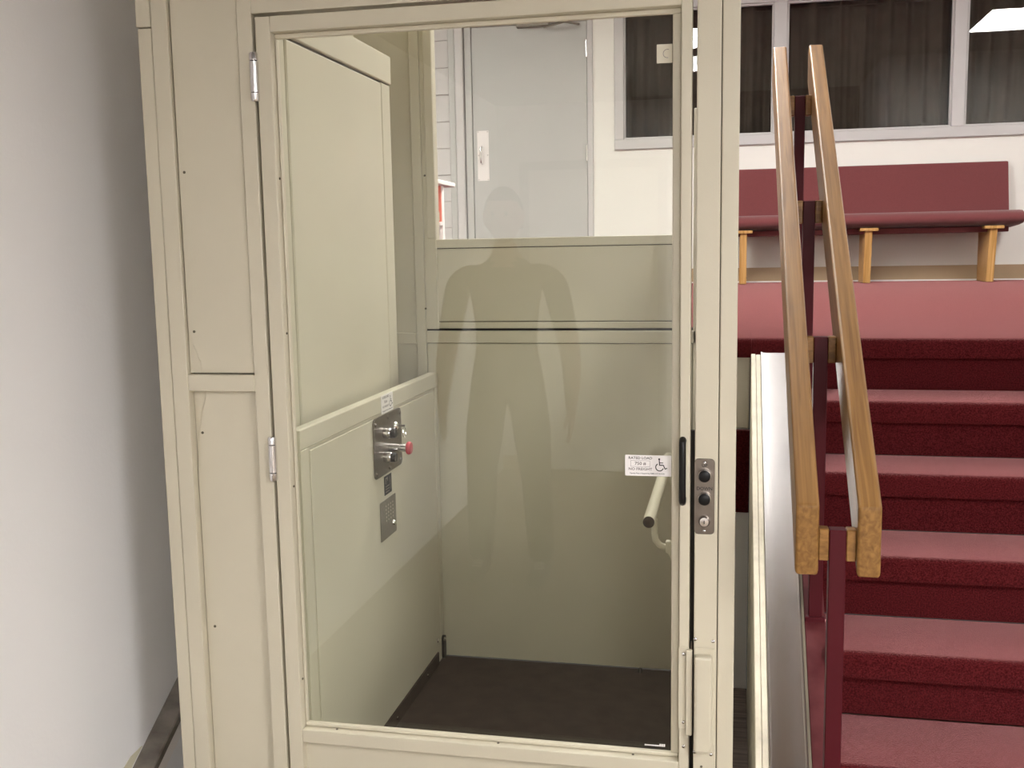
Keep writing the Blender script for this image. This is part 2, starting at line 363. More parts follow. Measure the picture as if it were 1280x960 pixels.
# ------------------------------------------------------------------ lamps
def troffer(x0, x1, y0, y1, z, m, label, grp):
    t = thing('ceiling_light', label, 'light', ((x0 + x1) / 2, (y0 + y1) / 2, z), grp)
    a = .03
    for b in ((x0 - a, x1 + a, y0 - a, y0), (x0 - a, x1 + a, y1, y1 + a), (x0 - a, x0, y0, y1), (x1, x1 + a, y0, y1)):
        box('lamp_frame', *b, z - .02, z, 'lamp_frame', t, .003)
    box('diffuser', x0, x1, y0, y1, z - .012, z - .001, m, t)
    return t
troffer(2.64, 3.25, 4.9, 6.1, CEIL_UP, 'lamp_up', 'flat white ceiling light that mirrors in the curtained window', 'lobby ceiling lights')
troffer(-.53, .05, 4.9, 6.1, CEIL_UP, 'lamp_up', 'flat white ceiling light over the carpet behind the lift', 'lobby ceiling lights')
troffer(-3.56, -2.95, 4.9, 6.1, CEIL_UP, 'lamp_up', 'flat white ceiling light towards the grey block wall', 'lobby ceiling lights')
troffer(-.60, -.02, 3.2, 4.4, CEIL_UP, 'lamp_stair', 'flat white ceiling light above the stairwell and lift', 'lobby ceiling lights')
troffer(2.00, 2.60, -1.05, .15, CEIL_LOW, 'lamp_low', 'flat white ceiling light in the low hall ceiling towards the stairs', 'hall ceiling lights')
troffer(.40, 1.00, -2.40, -1.20, CEIL_LOW, 'lamp_rear', 'flat white ceiling light in the low hall ceiling by the rear door', 'hall ceiling lights')

# ------------------------------------------------------------------ staircase
SX0, SX1 = .245, 1.897
st = thing('staircase', 'flight of maroon carpeted stairs with rounded nosings up to the landing', 'stairs', (1.05, 2.6, FL))
def nose_prof(yn, z, th, depth):            # side profile of a carpeted tread (y, z), nosing towards -Y
    P = [(yn + depth, z), (yn + .022, z)]
    P += [(yn + .022 - .022 * math.sin(math.radians(a)), z - .022 + .022 * math.cos(math.radians(a))) for a in (22, 45, 67, 90)]
    P += [(yn + .002, z - th), (yn + depth, z - th)]
    return P
fs_ = Fr((0, 0, 0), (0, 1, 0), (0, 0, 1))   # n = +X
for k in range(7):
    yn, z = Y0 - k * TREAD, ZU - k * RISE
    if k == 0:
        MB().prism(nose_prof(yn, z, .066, .285), fs_, .066, SX1).build('landing_nosing', 'carpet', st, smooth=True)
    else:
        MB().prism(nose_prof(yn, z, .066, TREAD + .03), fs_, SX0, SX1).build('tread', 'carpet', st, smooth=True)
    zb = max(FL, z - RISE) if k < 6 else FL
    box('riser', SX0, SX1, yn + .038, yn + .07, zb, z - .064, 'carpet', st)
# painted skirt between treads and knee wall, on which the posts stand
def slab(y0, y1, top, h, x0, x1):           # parallelogram following the stair slope
    L = lambda y: ZU + (y - Y0) * SL
    m = MB(); m.prism([(y0, L(y0) + top), (y1, L(y1) + top), (y1, L(y1) + top - h), (y0, L(y0) + top - h)], Fr((x0, 0, 0), (0, 1, 0), (0, 0, 1)), 0, x1 - x0); return m
slab(1.90, 3.49, -.045, .16, .192, .244).build('stringer', 'maroon_worn', st, .002)
slab(1.90, 3.49, -.035, .16, .1845, .1915).build('stringer_edge', 'olive', st)
# knee wall between stairs and lift
kw = thing('knee_wall', 'low sloping wall between lift and stairs capped in bare aluminium', 'wall', (.12, 2.8, FL))
L0 = lambda y: ZU + (y - Y0) * SL
ya, yb = 1.93, 3.47
fk = Fr((0, 0, 0), (0, 1, 0), (0, 0, 1))
def knee(name, x0, x1, top, m, bev=0.0):
    return MB().prism([(ya, FL), (yb, FL), (yb, L0(yb) + top), (ya, L0(ya) + top)], Fr((x0, 0, 0), (0, 1, 0), (0, 0, 1)), 0, x1 - x0).build(name, m, kw, bev)
knee('wall_board', .064, .0785, -.012, 'plyedge', .0015)
knee('wall_board', .0795, .0945, -.014, 'plyedge', .0015)
knee('wall_core', .0950, .178, -.034, 'wall')
slab(ya, yb + .005, -.012, .020, .0955, .1815).build('metal_cap', 'alu', kw, .0015)
slab(ya, yb + .005, -.009, .004, .0955, .1005).build('cap_lip', 'alu', kw, .0008)
slab(ya, yb + .005, -.009, .004, .1765, .1815).build('cap_lip', 'alu', kw, .0008)
# face of the landing seen down the gap beside the lift
wf = root('wall_landing_face', (0, 3.60, FL))
box('backing', .002, .060, 3.60, 3.80, FL, ZU - .066, 'wall', wf)
MB().prism(nose_prof(Y0, ZU, .066, .285), fs_, .003, .0655).build('carpet_edge', 'carpet', wf, smooth=True)
box('beige_sheet', .003, .064, 3.585, 3.60, .895, ZU - .066, 'beige', wf, .004)
box('carpet_band', .003, .064, 3.575, 3.60, .60, .890, 'carpet', wf)
box('grey_panel', .003, .064, 3.59, 3.60, FL + .01, .598, 'wall', wf)
box('landing_backing', WALLX, .002, 3.775, 3.80, FL, ZU, 'wall', wf)
pw = box('subfloor_plywood', -1.52, .063, 2.20, 3.585, FL, FL + .012, 'ply')
tag(pw, 'dark weathered plywood sheet on the floor under the lift', 'plywood')

# ------------------------------------------------------------------ double wooden handrail
hr = thing('stair_handrail', 'pair of varnished wooden rails bolted to maroon steel posts on stairs', 'handrail', (.218, 2.9, .4))
ROFF = .75
def rail(x0, x1, y1, name='wooden_rail'):
    y0 = 2.142; zt = lambda y: L0(y) + ROFF; h = .150
    m = MB().prism([(y0, zt(y0)), (y1, zt(y1)), (y1 + .03, zt(y1) - .02), (y1 + .03, zt(y1 + .03) - h), (y0, zt(y0) - h)], Fr((x0, 0, 0), (0, 1, 0), (0, 0, 1)), 0, x1 - x0)
    return m.build(name, 'rail', hr, .006, seg=3)
rail(.134, .181, 3.885); rail(.257, .304, 3.885)
for yp in (2.153, 2.658, 3.163, 3.690):
    zt_ = L0(yp) + ROFF - .062
    foot = L0(yp) - .05 if yp < 3.5 else ZU
    box('post', .2025, .2365, yp, yp + .034, foot, zt_, 'maroon', hr, .002)
    box('foot_plate', .194, .243, yp - .008, yp + .042, foot - .002, foot + .012, 'maroon', hr, .002)
    for x0, x1 in ((.182, .202), (.237, .2565)): box('spacer_block', x0, x1, yp + .002, yp + .034, zt_ - .066, zt_ + .001, 'rail_block', hr, .002)

# ------------------------------------------------------------------ maroon pew
pe = thing('pew_bench', 'long maroon upholstered pew with oak legs under the curtained window', 'bench', (1.05, 8.72, ZU))
bx0, bx1 = -.05, 2.13
def side_poly(poly, x0, x1): return MB().prism(poly, Fr((x0, 0, 0), (0, 1, 0), (0, 0, 1)), 0, x1 - x0)
zb = ZU + .44
seat = [(8.86, zb + .105), (8.60, zb + .11), (8.52, zb + .105), (8.475, zb + .085), (8.455, zb + .055), (8.465, zb + .025), (8.50, zb + .005), (8.60, zb - .005), (8.86, zb - .02)]
o = side_poly(seat, bx0, bx1 + .03).build('seat', 'fabric', pe, .012, seg=2, smooth=True)
side_poly([(8.865, zb + .02), (8.815, zb + .10), (8.905, ZU + .94), (8.955, ZU + .945), (8.945, zb + .02)], bx0, bx1).build('backrest', 'fabric', pe, .008, seg=2, smooth=True)
box('seat_support', bx0 + .06, bx1 - .05, 8.60, 8.90, zb - .055, zb - .012, 'fabric', pe, .004)
for x in (.085, 1.045, 1.955):
    lg = side_poly([(8.585, ZU), (8.90, ZU), (8.90, zb - .03), (8.52, zb - .03)], x - .028, x + .028).build('leg', 'oak', pe, .004)
    box('top_plate', x - .07, x + .07, 8.50, 8.90, zb - .032, zb - .008, 'oak', lg, .003)
    screw(lg, Fr((x + .028, 8.62, ZU + .05), (0, 1, 0), (0, 0, 1)), .008)

# ------------------------------------------------------------------ literature stand beyond the lift
ls = thing('literature_stand', 'white display stand with a red poster beyond the lift gate', 'stand', (-1.62, 4.9, ZU))
box('top_shelf', -1.80, -1.430, 4.40, 5.30, 1.855, 1.878, 'white', ls, .004)
box('back_board', -1.80, -1.447, 5.105, 5.14, ZU + .03, 1.855, 'white', ls, .003)
po = box('red_poster', -1.76, -1.453, 5.098, 5.104, 1.672, 1.853, 'red_sign', ls)
MB().prism(arc(-1.462, 1.700, .022, 90, 270, 10), front(0, 0, 5.098), 0, .0006).build('poster_print', 'patch', po)
box('ledge', -1.80, -1.445, 5.05, 5.105, 1.652, 1.670, 'white', ls, .003)
box('base', -1.80, -1.44, 4.75, 5.15, ZU, ZU + .03, 'white', ls, .004)

# ------------------------------------------------------------------ lift: enclosure with door
LT = 2.80                                   # enclosure top, raised unseen to keep lobby lamp light off the left wall
en = thing('lift_enclosure', 'beige steel wheelchair lift enclosure with glazed door beside the stairs', 'lift', (-.7, 2.9, FL))
BT = FL + .012
# left front: side strip, stile, recessed panels
box('seam_shade', -1.366, -1.360, DF + .008, 2.40, BT, LT, 'shade_and_screw', en)  # dark fill painted as the shade in the strip joint
box('side_strip', -1.401, -1.3648, DF + .004, 2.42, BT, 2.063, 'beige', en, .002)
box('side_strip', -1.403, -1.3648, DF + .002, 2.42, 2.066, LT, 'beige', en, .002)
box('side_sheet', -1.401, -1.380, 2.42, 3.74, BT, LT, 'beige', en, .002)  # upper part carried up out of view to block the lobby lamps
box('panel_stile', -1.362, -1.320, DF, 2.345, BT, LT, 'beige', en, .0025, seg=2)
box('jamb_stile', -1.141, -1.1035, DF, 2.345, BT, LT, 'beige', en, .0025, seg=2)
box('panel_rail', -1.320, -1.141, DF, 2.34, 1.187, 1.229, 'beige', en, .0025)
box('panel_rail', -1.320, -1.141, DF, 2.34, BT, .02, 'beige', en, .0025)
box('recess_back', -1.330, -1.135, DF + .030, DF + .038, BT, LT, 'shade_and_screw', en)  # dark back stands in for shade round the panel edges
fr0 = Fr((0, DF + .030, 0), (1, 0, 0), (0, 0, 1))
box('panel_backing', -1.3175, -1.1435, DF + .0125, DF + .030, 1.2320, LT, 'beige', en)
box('panel_backing', -1.3190, -1.1430, DF + .0255, DF + .030, .020, 1.1855, 'beige', en)
MB().prism([(-1.3165, LT), (-1.3165, 1.345), (-1.310, 1.315), (-1.300, 1.290), (-1.292, 1.268), (-1.287, 1.262), (-1.286, 1.236), (-1.28, 1.2335), (-1.145, 1.2325), (-1.145, LT)], fr0, .0175, .0205).build('upper_panel', 'beige', en, .001)
MB().prism([(-1.3185, .021), (-1.1435, .021), (-1.1435, 1.185), (-1.284, 1.185), (-1.287, 1.165), (-1.298, 1.135), (-1.312, 1.06), (-1.3185, .98)], fr0, .0045, .008).build('lower_panel', 'beige', en, .001)
for x, y in ((-1.302, 1.722), (-1.300, 1.335)): screw(en, front(x, y, DF + .0095), .0035, 'shade_and_screw')
for x, y in ((-1.300, 1.079), (-1.296, .572)): screw(en, front(x, y, DF + .022), .0035, 'shade_and_screw')
# header
box('header', -1.1035, -.020, DF, 2.36, 2.078, LT, 'beige', en, .0025, seg=2)
box('threshold', -1.1035, -.080, DF + .004, 2.38, BT, .018, 'beige', en, .002)
# gap at the hinge edge is real, closed by a stop set back
box('door_stop', -1.1035, -1.072, 2.345, 2.372, .018, 2.078, 'beige', en, .002)
# right post in two strips
pst = box('control_post', -.0780, -.0265, DF, 2.40, BT, LT, 'beige', en, .0025, seg=2)
box('corner_post', -.0245, .0125, DF + .001, 2.42, BT, LT, 'beige', en, .0025, seg=2)
box('edge_gap_shade', -.0905, -.0765, 2.372, 2.382, .020, 1.10, 'gap_shade', en)  # black strip added to read as shade in the door gap
box('seam_shade', -.0270, -.0240, DF + .006, 2.39, BT, LT, 'shade_and_screw', en)  # joint shade between the two post strips, painted dark
# back: gate jambs, gate, lower panel
RB = 3.70
bp = [('back_stile', -1.1640, -1.1255, BT, LT), ('jamb_post', -1.1245, -1.0760, 1.232, LT), ('back_stile', -.135, -.095, BT, 2.0)]
for nm, a, b, z0, z1 in bp: box(nm, a, b, RB, RB + .045, z0, z1, 'beige_in', en, .0025)
box('jamb_cover', -1.1080, -1.0760, RB - .006, RB, 1.569, LT, 'beige_in', en, .002)
box('back_sheet', -1.380, -1.1640, RB + .018, RB + .03, BT, LT, 'beige_in', en)
box('back_rail', -1.380, -1.1640, RB, RB + .03, 1.176, 1.218, 'beige_in', en, .0025)
box('back_rail', -1.1255, -.095, RB, RB + .045, 1.180, 1.2255, 'beige_in', en, .0025)
box('back_sheet', -1.1235, -.137, RB + .004, RB + .014, BT, 1.1775, 'beige_in', en, .002)
box('back_groove_shade', -1.130, -.13, RB + .016, RB + .022, BT, 1.19, 'shade_and_screw', en)  # dark sheet painted as shade behind the rear panel gaps
gt = box('landing_gate', -1.0755 - .045, -.16, RB + .008, RB + .035, 1.235, 1.566, 'shade_and_screw', en, .001)  # core coloured dark as the shade in the border groove
box('gate_panel', -1.0975, -.1935, RB + .003, RB + .010, 1.2615, 1.5305, 'beige_in', gt, .0015)
box('gate_gap_shade', -1.1255, -.095, RB + .016, RB + .030, 1.2250, 1.2360, 'gap_shade', en)  # black strip added as the shade of the gap under the gate
for b in ((-1.120, -.16, 1.534, 1.566), (-1.120, -.16, 1.235, 1.258), (-1.120, -1.101, 1.258, 1.534), (-.19, -.16, 1.258, 1.534)):
    box('gate_border', b[0], b[1], RB + .001, RB + .008, b[2], b[3], 'beige_in', gt, .0015)
for x in (-1.099, ): MB().prism([(x, 1.262), (x + .012, 1.262), (x + .012, 1.2635), (x + .0015, 1.2635), (x + .0015, 1.275), (x, 1.275)], front(0, 0, RB + .004), 0, .003).build('corner_bright', 'chrome', gt)
screw(en, front(-1.112, 1.80, RB - .006), .004, 'shade_and_screw'); screw(en, front(-1.1245, 1.31, RB), .004, 'shade_and_screw')
# hinges
for z0, z1 in ((1.878, 1.990), (.968, 1.078)):
    h = MB().lathe(Fr((-1.0995, DF - .006, z0), (1, 0, 0), (0, 1, 0)), [(.0085, 0), (.0105, .004), (.0105, .019)], 18).build('hinge_knuckle', 'chrome', en, smooth=True)
    MB().lathe(Fr((-1.0995, DF - .006, z0 + .021), (1, 0, 0), (0, 1, 0)), [(.0105, 0), (.0105, z1 - z0 - .042)], 18).build('hinge_barrel', 'chrome', en, smooth=True)
    MB().lathe(Fr((-1.0995, DF - .006, z1 - .019), (1, 0, 0), (0, 1, 0)), [(.0105, 0), (.0105, .015), (.0085, .019)], 18).build('hinge_knuckle', 'chrome', en, smooth=True)
    MB().lathe(Fr((-1.0995, DF - .006, z0 + .003), (1, 0, 0), (0, 1, 0)), [(.0075, 0), (.0075, z1 - z0 - .006)], 12).build('hinge_pin', 'black', en, smooth=True)
# door leaf
dr = MB()
dr.box(-1.095, -1.058, DF - .001, 2.346, .025, 2.070).box(-.1115, -.0885, DF - .001, 2.346, .025, 2.070)
dr.box(-1.058, -.1115, DF - .001, 2.340, 2.034, 2.070).box(-1.058, -.1115, DF - .001, 2.340, .287, .3215).box(-1.058, -.1115, DF - .001, 2.340, .025, .06)
door = dr.build('door', 'beige', en, .0025, seg=2)
box('glass_pane', -1.060, -.1095, 2.336, 2.342, .322, 2.036, 'glass', door)
for b in ((-1.058, -1.0515, .3317, 2.0225), (-.1310, -.1115, .3317, 2.0225)): box('glazing_bead', b[0], b[1], 2.322, 2.3355, b[2], b[3], 'beige', door, .003, seg=2)
for b in ((2.0225, 2.034), (.3215, .3317)): box('glazing_bead', -1.058, -.1115, 2.322, 2.3355, b[0], b[1], 'beige', door, .003, seg=2)
box('kick_panel', -1.058, -.1115, 2.322, 2.334, .06, .287, 'beige', door)
for x, z in ((0, 1.70), (0, 1.33), (0, .95), (0, .45)): screw(door, side(2.316, z, -1.058), .0032, 'shade_and_screw')
for x in (-.97, -.55, -.22): screw(door, Fr((x, 2.316, .3215), (1, 0, 0), (0, 1, 0)), .0032, 'steel')
MB().tube([(-.104, DF + .002, 1.088), (-.104, DF - .018, 1.094), (-.104, DF - .030, 1.088), (-.104, DF - .033, 1.07), (-.104, DF - .033, .975), (-.104, DF - .030, .957), (-.104, DF - .018, .951), (-.104, DF + .002, .957)],   .0078, 12).build('pull_handle', 'black', door, smooth=True)
# rated-load sticker on the glass
s = MB(); fs2 = front(-.1854, 1.0218, 2.3358)
s.prism(rrect(-.053, .053, -.0245, .0245, .001, 2), fs2, 0, .0004, 0)
e = .0006
s.text('RATED LOAD', fs2, -.018, .0175, .0085, e, 1, width=.054); s.text('750 #', fs2, -.018, .0045, .010, e, 2, width=.026); s.text('NO FREIGHT', fs2, -.018, -.0085, .0085, e, 2, width=.054)
s.text('Capacity Plate is Required by ASME A17.5 & A18.1', fs2, -.002, -.0185, .0042, e, 1, width=.080)
s.ribbon([(-.040, .0115), (.004, .0115), (.004, -.0025), (-.040, -.0025), (-.040, .0115)], .0006, fs2, e, 2)
wheelchair(s, fs2, .028, .003, .030, e, 1)
s.build('rated_load_sticker', ['white', 'ink', 'ink_grey'], door)
s = MB(); f3 = front(-.1495, 1.9415, 2.3358); s.prism([(-.017, -.020), (.017, -.020), (.017, .020), (-.017, .020)], f3, 0, .0004, 0)
s.ribbon(arc(.006, 0, .009, 70, 280, 10), .0012, f3, e, 1); s.build('corner_sticker', ['cream', 'ink_grey'], door)
s = MB(); f4 = front(-.1685, .338, 2.3358)
for k in range(14): s.prism([(-.025 + k * .0035, 0), (-.0225 + k * .0035, 0), (-.0225 + k * .0035, .0035 + (k > 9) * .0035), (-.025 + k * .0035, .0035 + (k > 9) * .003)], f4, 0, .0003, 0)
s.build('glass_stamp', ['white'], door)
# call station on the post
fc = front(-.0560, .962)
st_ = MB().prism(rrect(-.0225, .0225, -.0870, .0870, .009), fc, 0, .003).build('call_station', 'steel', en, .0006)
for v, txt in ((.050, 'UP'), (-.003, 'DOWN')):
    MB().lathe(Fr(fc.p(0, v, .003), fc.u, fc.v), [(.0145, 0), (.0150, .003), (.0150, .010), (.0135, .013)], 24).build('button_ring', 'chrome', st_, smooth=True)
    MB().lathe(Fr(fc.p(0, v, .013), fc.u, fc.v), [(.0132, 0), (.0132, .006), (.011, .008), (.002, .0085)], 24).build('button', 'black', st_, smooth=True)
    MB().text(txt, fc, 0, v + .0215, .0105, .0032, 0).build('lettering', 'ink', st_)
MB().lathe(Fr(fc.p(0, -.056, .003), fc.u, fc.v), [(.013, 0), (.013, .004), (.010, .008), (.010, .012), (.003, .0125)], 20).build('key_switch', 'chrome', st_, smooth=True)
MB().prism([(-.001, -.004), (.001, -.004), (.001, .004), (-.001, .004)], Fr(fc.p(0, -.056, .0152), fc.u, fc.v), 0, .0006).build('key_slot', 'ink', st_)
for v in (.078, -.079): screw(st_, Fr(fc.p(0, v, .003), fc.u, fc.v), .0032, 'chrome')
# latch cover
fb = front(0, 0, DF)
la = MB().prism([(-.0775, .372), (-.0300, .372), (-.0300, .606), (-.0775, .606)], fb, .0002, .006).build('latch_cover', 'beige', en, .002)
MB().prism(rrect(-.1125, -.0890, .405, .606, .006), fb, .0012, .004).build('latch_flange', 'beige', la, .001)
box('latch_tongue', -.0955, -.0810, DF - .014, DF - .002, .395, .602, 'beige', la, .002)
MB().prism([(-.0755, .362), (-.0355, .362), (-.0355, .594), (-.0755, .594)], fb, .006, .032).build('latch_box', 'beige', la, .006, seg=2)
MB().tube([(-.0835, DF - .004, .600), (-.0835, DF - .006, .622)], .0012, 6).build('latch_wire', 'steel', la)
for z in (.589, .423): screw(la, front(-.1005, z, DF - .004), .0042, 'chrome')
for x, z in ((-.0745, .625), (-.0345, .622), (-.0745, .350), (-.0370, .347), ): screw(en, front(x, z), .0042, 'chrome')
screw(door, front(-.1000, .362, DF - .001), .0042, 'chrome'); screw(en, front(-.0590, .315), .003, 'shade_and_screw')

# ------------------------------------------------------------------ lift: drive tower
tw = thing('lift_drive_tower', 'tall beige drive tower cover standing behind the lift side wall', 'tower', (-1.25, 3.0, BT))
TX = -1.16
box('tower_body', -1.372, TX - .012, 2.54, 3.46, BT, 2.185, 'beige_in', tw, .003)
box('tower_header', TX - .012, TX + .002, 2.54, 3.475, 2.094, 2.188, 'beige_in', tw, .003)
box('tower_cover', TX - .012, TX, 2.615, 3.372, BT, 2.086, 'beige_in', tw, .004)
box('tower_groove_shade', TX - .012, TX - .008, 2.55, 3.46, 2.070, 2.110, 'shade_and_screw', tw)  # tower grooves: shade laid in as dark strips
box('tower_groove_shade', TX - .012, TX - .008, 2.595, 2.625, BT, 2.090, 'shade_and_screw', tw)
box('tower_groove_shade', TX - .012, TX - .008, 3.365, 3.39, BT, 2.090, 'shade_and_screw', tw)
box('tower_edge', TX - .012, TX, 2.54, 2.603, BT, 2.090, 'beige_in', tw, .003)
box('tower_edge', TX - .012, TX - .002, 3.382, 3.468, BT, 2.090, 'beige_in', tw, .003)

# ------------------------------------------------------------------ lift: platform car
PZ = -.045
pf = thing('lift_platform', 'lift car with dark brown floor, beige side guard and grab rail', 'lift platform', (-.58, 3.05, BT))
box('platform_floor', -1.085, -.075, 2.405, 3.688, BT + .001, PZ, 'vinyl', pf, .001)
GX = -1.085
box('guard', -1.118, GX - .004, 2.425, 3.694, BT + .001, 1.070, 'beige_in', pf, .003, seg=2)
for b in ((2.425, 3.694, 1.016, 1.070), (2.425, 2.478, PZ, 1.016), (3.652, 3.694, PZ, 1.016)): box('guard_border', GX - .004, GX, b[0], b[1], b[2], b[3], 'beige_in', pf, .002)
box('guard_skin', GX - .004, GX - .0006, 2.490, 3.648, PZ, 1.006, 'beige_in', pf, .002)
box('kick_strip', GX, GX + .006, 2.43, 3.60, PZ, .006, 'vinyl', pf, .001)
for y in (2.75, 3.09, 3.44): screw(pf, side(y, -.02, GX + .006), .006, 'chrome')
MB().prism(rrect(3.655, 3.685, PZ, .045, .012), side(0, 0, GX), 0, .01).build('corner_bracket', 'black', pf); screw(pf, side(3.66, .035, GX + .01), .008, 'chrome'); screw(pf, side(3.60, .05, GX), .008, 'chrome')
MB().lathe(Fr((-.32, 3.66, PZ), (1, 0, 0), (0, 1, 0)), [(.010, 0), (.008, .012), (.002, .018)], 12).build('floor_bump', 'black', pf, smooth=True)
# control panel on the guard
fg = side(3.105, .91, GX)
cp_ = MB().prism(rrect(-.137, .133, -.095, .098, .018), fg, 0, .004).build('control_panel', 'steel', pf, .0008)
for v in (.040, -.038):
    MB().lathe(Fr(fg.p(-.043, v, .004), fg.u, fg.v), [(.017, 0), (.018, .003), (.018, .020), (.016, .024)], 20).build('button_ring', 'chrome', cp_, smooth=True)
    MB().lathe(Fr(fg.p(-.043, v, .028), fg.u, fg.v), [(.0155, 0), (.0155, .012), (.013, .016), (.002, .016)], 20).build('button', 'black', cp_, smooth=True)
fe = Fr(fg.p(.005, -.016, .004), fg.u, fg.v)
MB().lathe(fe, [(.0135, 0), (.0135, .036), (.0120, .037), (.0120, .039), (.0135, .040), (.0135, .058)], 20).build('stop_shaft', 'chrome', cp_, smooth=True)
MB().lathe(fe, [(.0145, .058), (.021, .062), (.022, .068), (.018, .074), (.002, .076)], 20).build('stop_knob', 'red_plastic', cp_, smooth=True)
MB().lathe(Fr(fg.p(.066, .045, .004), fg.u, fg.v), [(.015, 0), (.015, .004), (.010, .010), (.002, .011)], 16).build('key_switch', 'chrome', cp_, smooth=True)
MB().box(GX + .015, GX + .040, 3.1697, 3.1723, .952, .960).build('key', 'chrome', cp_, .0008)
MB().tube([fg.p(.066 + .016 * math.cos(a), .036 + .016 * math.sin(a) - .012, .036) for a in [i * .52 for i in range(13)]], .0012, 6).build('key_ring', 'chrome', cp_)
m = MB()
for a, b, t in ((.066, .012, 'ON/OFF'), (.045, -.060, 'STOP')): m.text(t, fg, a, b, .012, .0043, 0, sx=1.6)
m.build('lettering', 'ink', cp_)
for u, v in ((-.122, .078), (0, .084), (.118, .080), (-.122, -.080), (0, -.081), (.118, -.077)): screw(cp_, Fr(fg.p(u, v, .004), fg.u, fg.v), .006, 'steel')
s = MB(); f5 = side(3.112, 1.040, GX); s.prism([(-.058, -.030), (.058, -.030), (.058, .030), (-.058, .030)], f5, 0, .0006, 0)
s.text('RATED LOAD', f5, -.015, .021, .011, .0009, 1, width=.062); s.text('750 #', f5, -.015, .006, .011, .0009, 2, width=.03); s.text('NO FREIGHT', f5, -.015, -.009, .009, .0009, 2, width=.06); s.text('Capacity Plate is Required', f5, 0, -.022, .006, .0009, 1, width=.095)
wheelchair(s, f5, .034, .003, .036, .0009, 1); s.build('guard_sticker', ['white', 'ink', 'ink_grey'], pf)
s = MB(); f6 = side(3.094, .776, GX); s.prism([(-.036, -.031), (.036, -.031), (.036, .031), (-.036, .031)], f6, 0, .0006, 0)
s.ribbon([(-.022, .006), (-.022, .022), (-.004, .022), (-.004, .014)], .006, f6, .0009, 1)
for v in (-.004, -.013, -.022): s.ribbon([(-.024, v), (.010, v)], .004, f6, .0009, 1)
s.ribbon([(.022, -.02), (.022, .02)], .005, f6, .0009, 1); s.build('black_label', ['ink', 'steel'], pf)
f7 = side(3.086, .668, GX)
ic = MB().prism(rrect(-.076, .076, -.064, .064, .004), f7, 0, .002).build('intercom_plate', 'steel_flat', pf, .0005)
m = MB()
for i in range(4):
    for j in range(5): m.disc(-.022 + i * .022, .042 - j * .012, .0035, f7, .0023, 0, 8)
m.build('speaker_holes', 'cream', ic)
MB().lathe(Fr(f7.p(.036, -.026, .002), f7.u, f7.v), [(.010, 0), (.010, .004), (.007, .010), (.002, .011)], 12).build('intercom_button', 'chrome', ic, smooth=True)
# grab rail on the open side
GRX, GRZ = -.205, .816
MB().tube([(GRX, 2.602, GRZ), (GRX, 3.45, GRZ)], .0158, 20).build('grab_rail', 'beige_in', pf, smooth=True)
MB().lathe(Fr((GRX, 2.602, GRZ), (1, 0, 0), (0, 0, 1)), [(.0150, 0), (.0150, .003), (.012, .005)], 20).build('end_cap', 'vinyl', pf, smooth=True)
for y in (2.665, 3.38):
    b = MB()
    pth = [(GRX + .010, GRZ - .008), (GRX + .010, GRZ - .045), (GRX + .013, GRZ - .065), (GRX + .024, GRZ - .079), (GRX + .038, GRZ - .083), (GRX + .052, GRZ - .083)]
    b.tube([(x, y, z) for x, z in pth], .0085, 10); b.build('rail_bracket', 'beige_in', pf, smooth=True)
    MB().prism([(GRX + .040, GRZ - .066), (GRX + .052, GRZ - .066), (GRX + .062, GRZ - .080), (GRX + .092, GRZ - .080), (GRX + .092, GRZ - .116), (GRX + .056, GRZ - .116), (GRX + .046, GRZ - .098), (GRX + .040, GRZ - .096)], Fr((0, y, 0), (1, 0, 0), (0, 0, 1)), -.012, .012).build('bracket_foot', 'beige_in', pf, .002)
box('side_rail_post', -.113, -.080, 2.62, 3.45, BT + .001, .90, 'beige_in', pf, .002)

